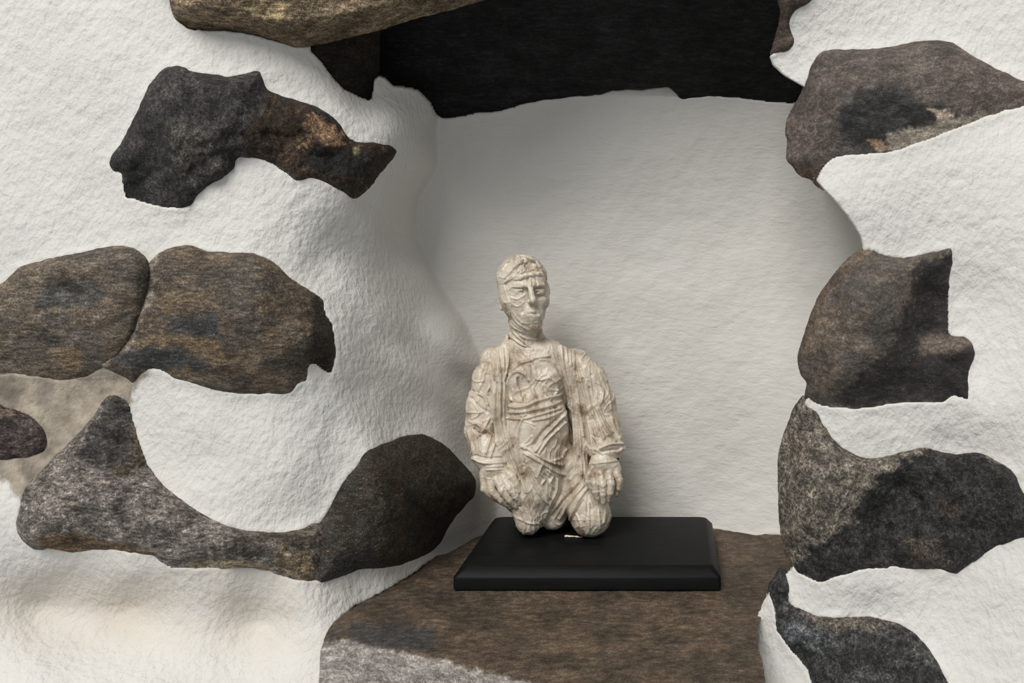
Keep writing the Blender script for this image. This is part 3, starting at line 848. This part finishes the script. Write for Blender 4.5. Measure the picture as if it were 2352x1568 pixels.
# --- body: head, neck, chest, arms, hands, folded legs in one continuous solid
c = Clay(1060, 560, 1460, 1260, -48, 76, 0.00068)
c.ell((1200, 662, 4), (24.5, 29, 35), 4, yaw=0.3)
c.ell((1213, 706, -5), (18.5, 21, 25), 8)
c.ell((1229, 745, -15), (7.5, 7.5, 6), 7)
c.ell((1252, 672, 0), (4.5, 13, 11), 5)
c.ell((1180, 692, -12), (10, 11, 8), 6)
c.ell((1247, 692, -9), (6, 9, 8), 5)
c.ell((1213, 644, -10.5), (18, 13, 11), 8)
c.cone((1174, 657, -20.5), (1207, 654, -27), 2.2, 2.6, 4)
c.cone((1224, 654, -26), (1248, 655, -17), 2.6, 2.0, 4)
c.ell((1190, 669, -30), (8.0, 6.0, 4.2), 3, 'cut')
c.ell((1238, 669, -27), (4.5, 7.5, 4.6), 2.5, 'cut')
c.ell((1250, 666, -22), (3.0, 5, 4.0), 2, 'cut')
c.ell((1189, 670, -21.0), (5.6, 4.6, 3.2), 1.0)
c.ell((1240, 670, -17.2), (4.2, 4.0, 2.6), 2.0)
c.cone((1231, 666, -22.5), (1249, 666, -17), 1.0, 1.0, 1.2)
c.cone((1232, 674, -22), (1248, 674, -17), .8, .8, 1.2)
c.cone((1178, 667, -23), (1199, 666, -25.5), 1.1, 1.1, 1)
c.cone((1180, 675, -23), (1198, 675, -24.5), .8, .8, 1)
c.cone((1216, 652, -27), (1224, 689, -35), 2.3, 3.4, 3)
c.ell((1216, 692, -30), (3.0, 3.4, 2.6), 2.5)
c.ell((1229.5, 691, -28), (2.2, 3.2, 2.2), 2.5)
c.ell((1221, 697, -33), (1.3, 1.6, .9), .8, 'cut')
c.ell((1225, 720, -20.5), (9, 7, 8), 6)
c.cone((1211, 718, -25.4), (1226, 714.5, -27.6), 1.1, 1.5, 1.5)
c.cone((1226, 714.5, -27.6), (1240, 717, -24.0), 1.5, 1.1, 1.5)
c.cone((1214, 725, -26), (1237, 725, -25.0), 1.5, 1.4, 1.5)
c.cone((1208, 720.5, -28.6), (1241, 720, -27), .7, .7, 1.0, 'cut')
c.cone((1206, 700, -29.5), (1200, 716, -25.5), 1.2, 1.4, 2.5, 'cut')
c.cone((1236, 698, -28.5), (1244, 712, -24), 1.2, 1.4, 2.5, 'cut')
c.ell((1243, 705, -24), (1.6, 2.2, 1.6), 1, 'cut')
for q in (((1150, 672, 2), (1147, 690, 3)), ((1147, 690, 3), (1154, 707, 0)), ((1150, 672, 2), (1158, 676, -2)), ((1158, 676, -2), (1160, 690, -3)), ((1154, 707, 0), (1162, 702, -4))):
    c.cone(*q, 2.2, 2.2, 1.5)
c.cone((1206, 745, 6), (1216, 812, 10), 16.5, 18.5, 6)
c.ell((1232, 880, 14), (38, 24, 50), 8)
c.ell((1240, 1030, 14), (38, 25, 48), 8)
c.ell((1252, 1130, 44), (50, 24, 32), 8)
c.chain([(1140, 835, 12, 11), (1120, 960, 12, 11), (1134, 1050, -6, 11)], 6)
c.chain([(1326, 840, 12, 11), (1376, 950, 12, 11), (1388, 1040, -4, 11)], 6)
c.chain([(1205, 1100, 28, 20), (1212, 1194, -6, 12.8)], 6)
c.chain([(1330, 1100, 30, 22), (1357, 1184, -5, 21.5)], 6)
c.chain([(1212, 1200, 2, 11), (1205, 1180, 58, 10)], 6)
c.chain([(1352, 1198, 4, 14), (1330, 1180, 60, 11)], 6)
# left hand of the picture: wrist, back of the hand, four fingers, thumb
c.chain([(1133, 1052, -8, 12), (1138, 1072, -14, 13)], 4)
c.ell((1136, 1092, -16), (16, 8.5, 15), 5)
for f in ([(1112, 1098, -19, 4.2), (1112, 1122, -22, 3.9), (1134, 1142, -20, 3.4), (1160, 1157, -14, 2.9)],
          [(1124, 1100, -22, 4.3), (1131, 1128, -26, 4.0), (1151, 1148, -24, 3.6), (1172, 1163, -17, 3.0)],
          [(1141, 1100, -24, 4.3), (1153, 1126, -28, 4.0), (1170, 1148, -26, 3.6), (1186, 1163, -20, 3.1)],
          [(1157, 1097, -24, 4.2), (1171, 1120, -28, 3.9), (1185, 1140, -27, 3.4), (1195, 1156, -22, 3.0)],
          [(1160, 1080, -20, 4.6), (1177, 1094, -25, 4.2), (1187, 1112, -26, 3.7), (1193, 1126, -25, 3.0)]):
    c.chain(f, 0.9)
# the other hand, fingers hanging over the thigh
c.chain([(1388, 1042, -6, 12), (1386, 1060, -13, 14)], 4)
c.ell((1389, 1078, -16), (17.5, 8.5, 13), 5)
for f in ([(1363, 1086, -22, 4.3), (1366, 1110, -27, 4.0), (1369, 1128, -27, 3.6), (1373, 1143, -25, 3.0)],
          [(1380, 1088, -24, 4.4), (1384, 1112, -30, 4.1), (1386, 1134, -30, 3.7), (1387, 1152, -27, 3.2)],
          [(1398, 1086, -23, 4.3), (1404, 1110, -28, 4.0), (1402, 1131, -28, 3.6), (1397, 1147, -25, 3.1)],
          [(1415, 1082, -19, 4.2), (1423, 1103, -23, 3.8), (1421, 1121, -23, 3.3), (1416, 1135, -21, 2.8)],
          [(1362, 1074, -20, 4.5), (1352, 1090, -24, 4.1), (1352, 1106, -25, 3.6), (1357, 1118, -25, 3.0)]):
    c.chain(f, 0.9)
c.cone((1300, 1231, -8), (1336, 1235, -10), 1.6, 1.3, 1)
c.floor(ZP)
face_lines = [
 ([(1158, 655), (1168, 690), (1184, 735), (1215, 757)], 1.0, 2.4), ([(1166, 662), (1174, 690), (1172, 722)], 0.7, 2.2), ([(1163, 676), (1178, 716), (1200, 742)], 0.6, 2.0),
 ([(1168, 668), (1177, 659), (1200, 659)], 0.6, 2.0), ([(1172, 682), (1188, 687), (1204, 679)], 0.6, 2.2), ([(1176, 698), (1190, 704), (1203, 694)], 0.6, 2.4),
 ([(1217, 634), (1219, 656)], 1.1, 1.8), ([(1211, 637), (1213, 655)], -0.7, 2.0), ([(1149, 714), (1168, 746), (1194, 776), (1214, 794)], 1.5, 2.6), ([(1157, 716), (1180, 748), (1218, 766)], 1.4, 2.6), ([(1150, 726), (1170, 764), (1188, 786)], 1.2, 2.4), ([(1152, 720), (1176, 756), (1206, 782)], -1.2, 2.2),
 ([(1174, 736), (1196, 754), (1222, 766)], 1.0, 2.4), ([(1182, 728), (1196, 738), (1206, 742)], 0.5, 2.0), ([(1173, 772), (1200, 792), (1235, 800)], 1.3, 2.6), ([(1176, 782), (1200, 802), (1236, 808)], 1.2, 2.4), ([(1175, 777), (1202, 798)], -1.0, 2.0), ([(1180, 764), (1215, 778), (1250, 776)], 1.0, 2.6),
 ([(1230, 640), (1234, 652)], -0.7, 2), ([(1160, 700), (1164, 716)], -0.8, 2.2),
 ([(1118, 1072), (1168, 1070)], 0.7, 2.0), ([(1118, 1079), (1165, 1077)], 0.7, 2.0),
 ([(1352, 1066), (1420, 1058)], 0.7, 2.4), ([(1320, 1170), (1334, 1205), (1338, 1230)], 0.8, 3), ([(1345, 1158), (1342, 1195)], 1.0, 2.4), ([(1352, 1158), (1354, 1212)], 1.0, 2.4),
 ([(1392, 1165), (1386, 1200)], 0.8, 3), ([(1375, 1170), (1378, 1212)], 0.7, 3), ([(1400, 1180), (1392, 1205)], -0.8, 3),
]
body = part('body', c, face_lines, crinkle=0.00028, csc=(6, 12), seed=3, fine=0.00022)

# --- cloth wound round the head, knotted at the crown
c = Clay(1120, 560, 1290, 730, -46, 44, 0.0006)
c.ell((1199, 638, 5), (25.5, 30.5, 24.5), 4, yaw=0.3)
c.ell((1191, 600, 6), (9, 11, 7), 6)
s, (X, Y, Z) = c.box(c.o, c.o + c.n * c.h)
qx = PX + X * F / Y; qy = PY + (ZC - Z) * F / Y
# lower rim: rises over the brow, drops to the ears and the nape
rim = np.interp(qx, [1140, 1152, 1172, 1192, 1216, 1240, 1256, 1268], [674, 662, 648, 639, 632, 632, 640, 652])
rim = rim + (690 - rim) * smooth(0.004, 0.018, Y - FY - 0.004)
c.d = np.maximum(c.d, ((qy - rim) * FS_ * 0.85).astype(np.float32))
def on_head(x, y):
    t = 1 - ((x - 1199) * FS_ / .0262) ** 2 - ((y - 638) * FS_ / .0252) ** 2
    # the head is turned a little, so its front leans to one side
    return 5 - 30.5 * math.sqrt(max(t, 0.0)) - 0.02 * (x - 1199)
def band(pts, r):
    c.chain([(x, y, on_head(x, y), q) for (x, y), q in zip(pts, r)], 1.6)
band([(1149, 662), (1160, 654), (1172, 647), (1184, 641), (1196, 636), (1208, 632), (1222, 630), (1236, 630), (1247, 634)], [1.8, 2, 2, 2, 2, 1.9, 1.8, 1.8, 1.8])
band([(1150, 648), (1160, 637), (1172, 626), (1184, 614), (1194, 604), (1200, 596)], [1.6, 1.7, 1.8, 1.8, 1.7, 1.6])
band([(1151, 630), (1160, 616), (1170, 605), (1182, 596), (1190, 591)], [1.6, 1.8, 2, 1.8, 1.8])
band([(1186, 590), (1200, 588), (1214, 592), (1228, 600), (1239, 612), (1246, 626), (1250, 638)], [2, 2.2, 2.4, 2.4, 2.2, 2, 1.8])
c.ell((1219, 606, -15), (7, 6, 4.2), 2.5, 'cut', rot=-0.5)
c.ell((1232, 616, -17), (4, 5, 3), 2.0, 'cut', rot=-0.6)
wrap_lines = [([(1156, 652), (1176, 634), (1196, 616)], 0.9, 2.0), ([(1160, 648), (1182, 636), (1206, 622)], 0.9, 2.0), ([(1168, 634), (1184, 620), (1196, 607)], -1.0, 1.8), ([(1158, 642), (1176, 624), (1190, 608)], -0.9, 1.8),
 ([(1178, 636), (1196, 620), (1204, 608)], 1.0, 1.8), ([(1188, 634), (1202, 618), (1208, 610)], 0.9, 1.8), ([(1196, 630), (1208, 618)], 0.8, 1.8), ([(1152, 622), (1164, 606), (1180, 594)], 0.8, 2.0), ([(1208, 624), (1226, 620), (1242, 628)], 0.9, 2.2), ([(1234, 604), (1246, 622)], 0.8, 2.0), ([(1206, 600), (1212, 612), (1212, 622)], 0.9, 2.2)]
part('head_wrap', c, wrap_lines, crinkle=0.0004, csc=(7, 9), seed=11)

# --- wrapped tunic from the chest down to the knees
c = Clay(1120, 770, 1390, 1250, -44, 40, 0.00068)
c.cone((1188, 800, 4), (1262, 806, 6), 13, 13, 8)
c.ell((1226, 868, 3), (33, 21, 36), 8)
c.ell((1195, 872, -8), (13, 10, 13), 7)
c.ell((1258, 872, -6), (12, 10, 13), 7)
c.ell((1231, 975, -3), (34, 25, 44), 8)
c.ell((1230, 1010, -8), (30, 22, 34), 8)
c.chain([(1240, 1050, -3, 28), (1232, 1120, -5, 23), (1222, 1175, -8, 14), (1216, 1202, -10, 9.5)], 8)
c.chain([(1190, 1100, 10, 15), (1206, 1160, -5, 14), (1213, 1196, -8, 13.2)], 6)
c.chain([(1300, 1060, 6, 20), (1285, 1140, 2, 16), (1272, 1190, 4, 12)], 8)
c.chain([(1318, 1090, 6, 18), (1345, 1160, -4, 19), (1352, 1186, -5, 19)], 5)
c.ell((1208, 886, -20), (7.5, 6, 15), 3, 'cut')
c.ell((1196, 880, -21), (4, 5, 9), 3, 'cut')
c.ell((1245, 848, -22), (10, 6, 5), 4, 'cut')
c.floor(ZP)
tunic_lines = [
 ([(1175, 845), (1200, 830), (1235, 822), (1262, 818)], 1.3, 3.2), ([(1170, 860), (1190, 838), (1225, 826)], 1.2, 3), ([(1240, 826), (1262, 832), (1286, 870)], 1.0, 3),
 ([(1163, 900), (1170, 868), (1186, 854), (1204, 858), (1214, 872)], 1.7, 3.2), ([(1216, 840), (1222, 880), (1232, 922)], 1.8, 3.2), ([(1190, 870), (1200, 900), (1206, 925)], -1.5, 4), ([(1178, 895), (1182, 915)], 1.1, 3), ([(1166, 890), (1176, 920)], 1.0, 2.6),
 ([(1204, 905), (1196, 924)], 1.1, 3), ([(1232, 870), (1246, 872), (1262, 866)], 1.2, 3), ([(1240, 880), (1248, 900)], 1.0, 2.6), ([(1262, 868), (1278, 880), (1278, 900), (1264, 918)], 1.4, 3.2), ([(1252, 885), (1268, 905)], 0.9, 3),
 ([(1156, 928), (1185, 936), (1210, 932), (1240, 920), (1275, 910), (1300, 900)], 2.0, 4.2), ([(1158, 920), (1200, 926), (1235, 914)], -1.3, 3.4),
 ([(1160, 945), (1195, 948), (1230, 940), (1270, 930), (1300, 915)], 1.5, 3.4), ([(1164, 960), (1200, 962), (1240, 952), (1285, 938)], 1.4, 3.2), ([(1165, 953), (1230, 947), (1280, 934)], -0.9, 2.6),
 ([(1208, 950), (1194, 975), (1190, 1020), (1196, 1080), (1208, 1130)], 1.6, 3.6), ([(1198, 960), (1184, 990), (1180, 1030)], -1.0, 3), ([(1175, 970), (1178, 1010), (1190, 1060), (1206, 1120)], 1.2, 3.2),
 ([(1225, 965), (1255, 960), (1290, 945)], 1.2, 3.4), ([(1230, 1036), (1250, 1005), (1280, 970), (1302, 945)], 2.0, 4), ([(1228, 1020), (1248, 992), (1285, 958)], -1.7, 4.5), ([(1238, 1040), (1262, 1005), (1300, 968)], 1.5, 3.4), ([(1232, 1028), (1256, 1000), (1292, 962)], -1.2, 3),
 ([(1200, 1025), (1230, 1045), (1262, 1060), (1292, 1066)], 1.6, 3.8), ([(1205, 1040), (1240, 1060), (1275, 1082), (1296, 1090)], 1.4, 3.4), ([(1210, 1033), (1250, 1058), (1290, 1076)], -1.1, 3),
 ([(1262, 1060), (1290, 1050), (1300, 1030)], 1.2, 3.2), ([(1244, 1068), (1240, 1084), (1252, 1098), (1244, 1112)], 1.3, 3.4), ([(1258, 1080), (1270, 1092), (1262, 1108), (1270, 1120)], 1.3, 3.2), ([(1250, 1090), (1262, 1100)], -1.2, 3),
 ([(1210, 1060), (1222, 1100), (1244, 1140), (1262, 1160)], 1.3, 3.4), ([(1205, 1075), (1216, 1120), (1230, 1165), (1246, 1200)], 1.7, 3.8), ([(1200, 1090), (1214, 1140), (1222, 1180), (1236, 1208)], -1.1, 3.2),
 ([(1226, 1080), (1250, 1125), (1268, 1148)], 1.0, 3), ([(1280, 1100), (1276, 1130), (1258, 1165), (1250, 1190)], 1.4, 3.6), ([(1292, 1095), (1290, 1130), (1268, 1170)], -1.0, 4), ([(1190, 1190), (1212, 1200), (1240, 1204)], 0.7, 3), ([(1195, 1165), (1204, 1195)], 0.8, 2.6),
 ([(1340, 1115), (1312, 1150), (1284, 1190)], 1.4, 3.6), ([(1348, 1122), (1326, 1155), (1306, 1200)], 1.6, 3.8), ([(1330, 1112), (1300, 1145), (1268, 1185)], -1.2, 4), ([(1340, 1150), (1322, 1180), (1312, 1215)], -0.9, 3.4), ([(1344, 1152), (1346, 1200)], 1.3, 2.6), ([(1353, 1155), (1356, 1215)], 1.2, 2.6),
]
part('tunic', c, tunic_lines, crinkle=0.00055, csc=(8, 26), seed=21)

# --- open coat: back, shoulders, two front panels hanging to the knees
c = Clay(1080, 760, 1420, 1230, -44, 72, 0.00068)
c.cone((1130, 826, 12), (1326, 830, 12), 13.5, 13.5, 8)
c.ell((1234, 930, 30), (48, 22, 66), 10)
c.ell((1248, 1080, 40), (52, 26, 52), 10)
c.chain([(1166, 806, 6, 11), (1152, 850, -3, 11.5), (1150, 930, -9, 10.5), (1162, 1020, -10, 9.5), (1184, 1085, -13, 7.5), (1206, 1150, -18, 5.2)], 6)
c.chain([(1278, 812, 6, 11), (1304, 850, 5, 11), (1328, 930, 6, 10.5), (1338, 1020, 4, 10.5), (1336, 1085, -2, 9), (1314, 1140, -7, 6)], 5)
c.ell((1170, 784, 9), (5.5, 11, 9), 4)
c.ell((1262, 794, 14), (10, 12, 7), 5)
c.cone((1214, 770, 10), (1218, 800, 12), 21, 21, 3, 'cut')
coat_lines = [
 ([(1128, 805), (1134, 835), (1136, 870)], 1.3, 2.8), ([(1143, 800), (1148, 840), (1150, 880)], 1.4, 3), ([(1155, 800), (1158, 840), (1156, 880)], 1.2, 2.8), ([(1167, 806), (1166, 835), (1158, 870)], 1.5, 3), ([(1138, 810), (1142, 850)], -1.2, 2.8), ([(1120, 812), (1126, 845)], -0.9, 3),
 ([(1150, 860), (1149, 930), (1152, 980), (1170, 1040), (1190, 1090), (1208, 1145)], 1.9, 3.6), ([(1158, 880), (1157, 950), (1164, 1000), (1182, 1060)], 1.2, 2.8), ([(1141, 880), (1140, 960), (1146, 1010), (1168, 1070)], -1.5, 3.2), ([(1154, 880), (1153, 960)], -0.9, 2.2), ([(1136, 905), (1137, 970), (1142, 1020)], 1.2, 2.8),
 ([(1288, 795), (1296, 850), (1310, 900), (1318, 960), (1322, 1040), (1318, 1100)], 1.5, 3.4), ([(1280, 800), (1292, 860), (1304, 930), (1312, 1010), (1314, 1080)], -1.6, 4), ([(1300, 800), (1304, 830)], 0.9, 2.4), ([(1309, 800), (1312, 840)], 0.9, 2.4), ([(1318, 802), (1320, 845)], 0.9, 2.4),
 ([(1326, 950), (1334, 1020), (1336, 1090)], 1.4, 3), ([(1306, 990), (1304, 1050), (1302, 1090)], 1.0, 2.6), ([(1320, 860), (1330, 930), (1340, 1000)], 1.2, 3), ([(1330, 1050), (1326, 1110), (1304, 1150)], -1.2, 3.4), ([(1340, 1040), (1344, 1090), (1332, 1130)], 1.1, 3),
]
part('coat', c, coat_lines, crinkle=0.00055, csc=(6, 40), seed=31)

# --- the two coat sleeves
c = Clay(1050, 780, 1200, 1090, -44, 44, 0.00068)
c.chain([(1136, 826, 10, 11.5), (1120, 870, 9, 15), (1113, 930, 8, 17.5), (1109, 985, 4, 17.5), (1122, 1030, -3, 17.5), (1133, 1054, -7, 17.5)], 6)
c.ell((1128, 1052, -6), (19, 17, 9), 4)
c.ell((1137, 1070, -10), (14.5, 13.5, 6), 1.5, 'cut')
sl_a = [
 ([(1122, 830), (1110, 870), (1098, 900)], 1.0, 3), ([(1090, 900), (1112, 912), (1122, 940), (1130, 970)], 2.0, 3.8), ([(1085, 898), (1098, 902)], -1.6, 3), ([(1084, 915), (1100, 935), (1120, 945)], -1.2, 3.4), ([(1130, 880), (1118, 900), (1120, 905)], 1.3, 3),
 ([(1125, 955), (1112, 985), (1098, 1004)], 1.5, 2.8), ([(1092, 972), (1118, 988), (1138, 1004), (1147, 1022)], 2.0, 3), ([(1078, 968), (1096, 976), (1112, 988)], 1.3, 3), ([(1088, 985), (1100, 995), (1118, 992)], -1.2, 3.2), ([(1075, 990), (1086, 1030), (1090, 1050)], 1.2, 3),
 ([(1100, 1005), (1104, 1035)], 0.9, 3), ([(1128, 1000), (1116, 1040)], 1.1, 3), ([(1136, 1020), (1126, 1050)], 1.1, 3), ([(1086, 1052), (1110, 1062), (1150, 1062), (1172, 1058)], 1.5, 3.4), ([(1092, 1046), (1120, 1052), (1160, 1050)], -1.0, 2.8),
 ([(1090, 925), (1100, 950), (1084, 962)], 1.0, 3), ([(1110, 850), (1104, 880)], -1.0, 3),
]
part('sleeve', c, sl_a, crinkle=0.0006, csc=(10, 18), seed=41)
c = Clay(1290, 780, 1460, 1080, -44, 44, 0.00068)
c.chain([(1326, 828, 10, 12), (1352, 870, 9, 17), (1372, 925, 8, 19), (1386, 985, 3, 18.5), (1391, 1018, -3, 17.5), (1391, 1036, -6, 17)], 6)
c.ell((1394, 1028, -6), (19, 16, 7), 4)
c.ell((1388, 1050, -9), (15.5, 13, 6), 1.5, 'cut')
sl_b = [
 ([(1340, 805), (1352, 818), (1372, 832)], 1.0, 3), ([(1330, 850), (1342, 900), (1352, 940), (1370, 1000)], 1.5, 3.2), ([(1346, 880), (1356, 930), (1372, 970), (1388, 1006)], 1.6, 3.2), ([(1338, 870), (1348, 920), (1360, 965)], -1.3, 3), ([(1358, 860), (1364, 900), (1362, 940)], -1.0, 3),
 ([(1354, 890), (1362, 930), (1380, 990)], -1.1, 2.8), ([(1372, 940), (1392, 985), (1412, 1012)], 1.5, 3.2), ([(1380, 930), (1398, 970), (1420, 1000)], -1.0, 3), ([(1390, 860), (1398, 900), (1404, 940)], 0.9, 3), ([(1405, 960), (1412, 985), (1424, 1006)], 1.1, 3),
 ([(1378, 1030), (1402, 1020), (1428, 1020)], 1.8, 3.4), ([(1382, 1036), (1405, 1032), (1424, 1030)], -1.8, 3), ([(1360, 1000), (1372, 1016), (1368, 1032)], 1.0, 3), ([(1376, 1004), (1386, 1016)], -1.1, 3), ([(1350, 960), (1358, 1000), (1364, 1040)], 1.4, 2.8), ([(1356, 970), (1372, 1010)], 1.0, 2.4),
 ([(1375, 880), (1384, 905), (1380, 930)], 0.9, 3),
]
part('sleeve', c, sl_b, crinkle=0.0006, csc=(7, 30), seed=51)
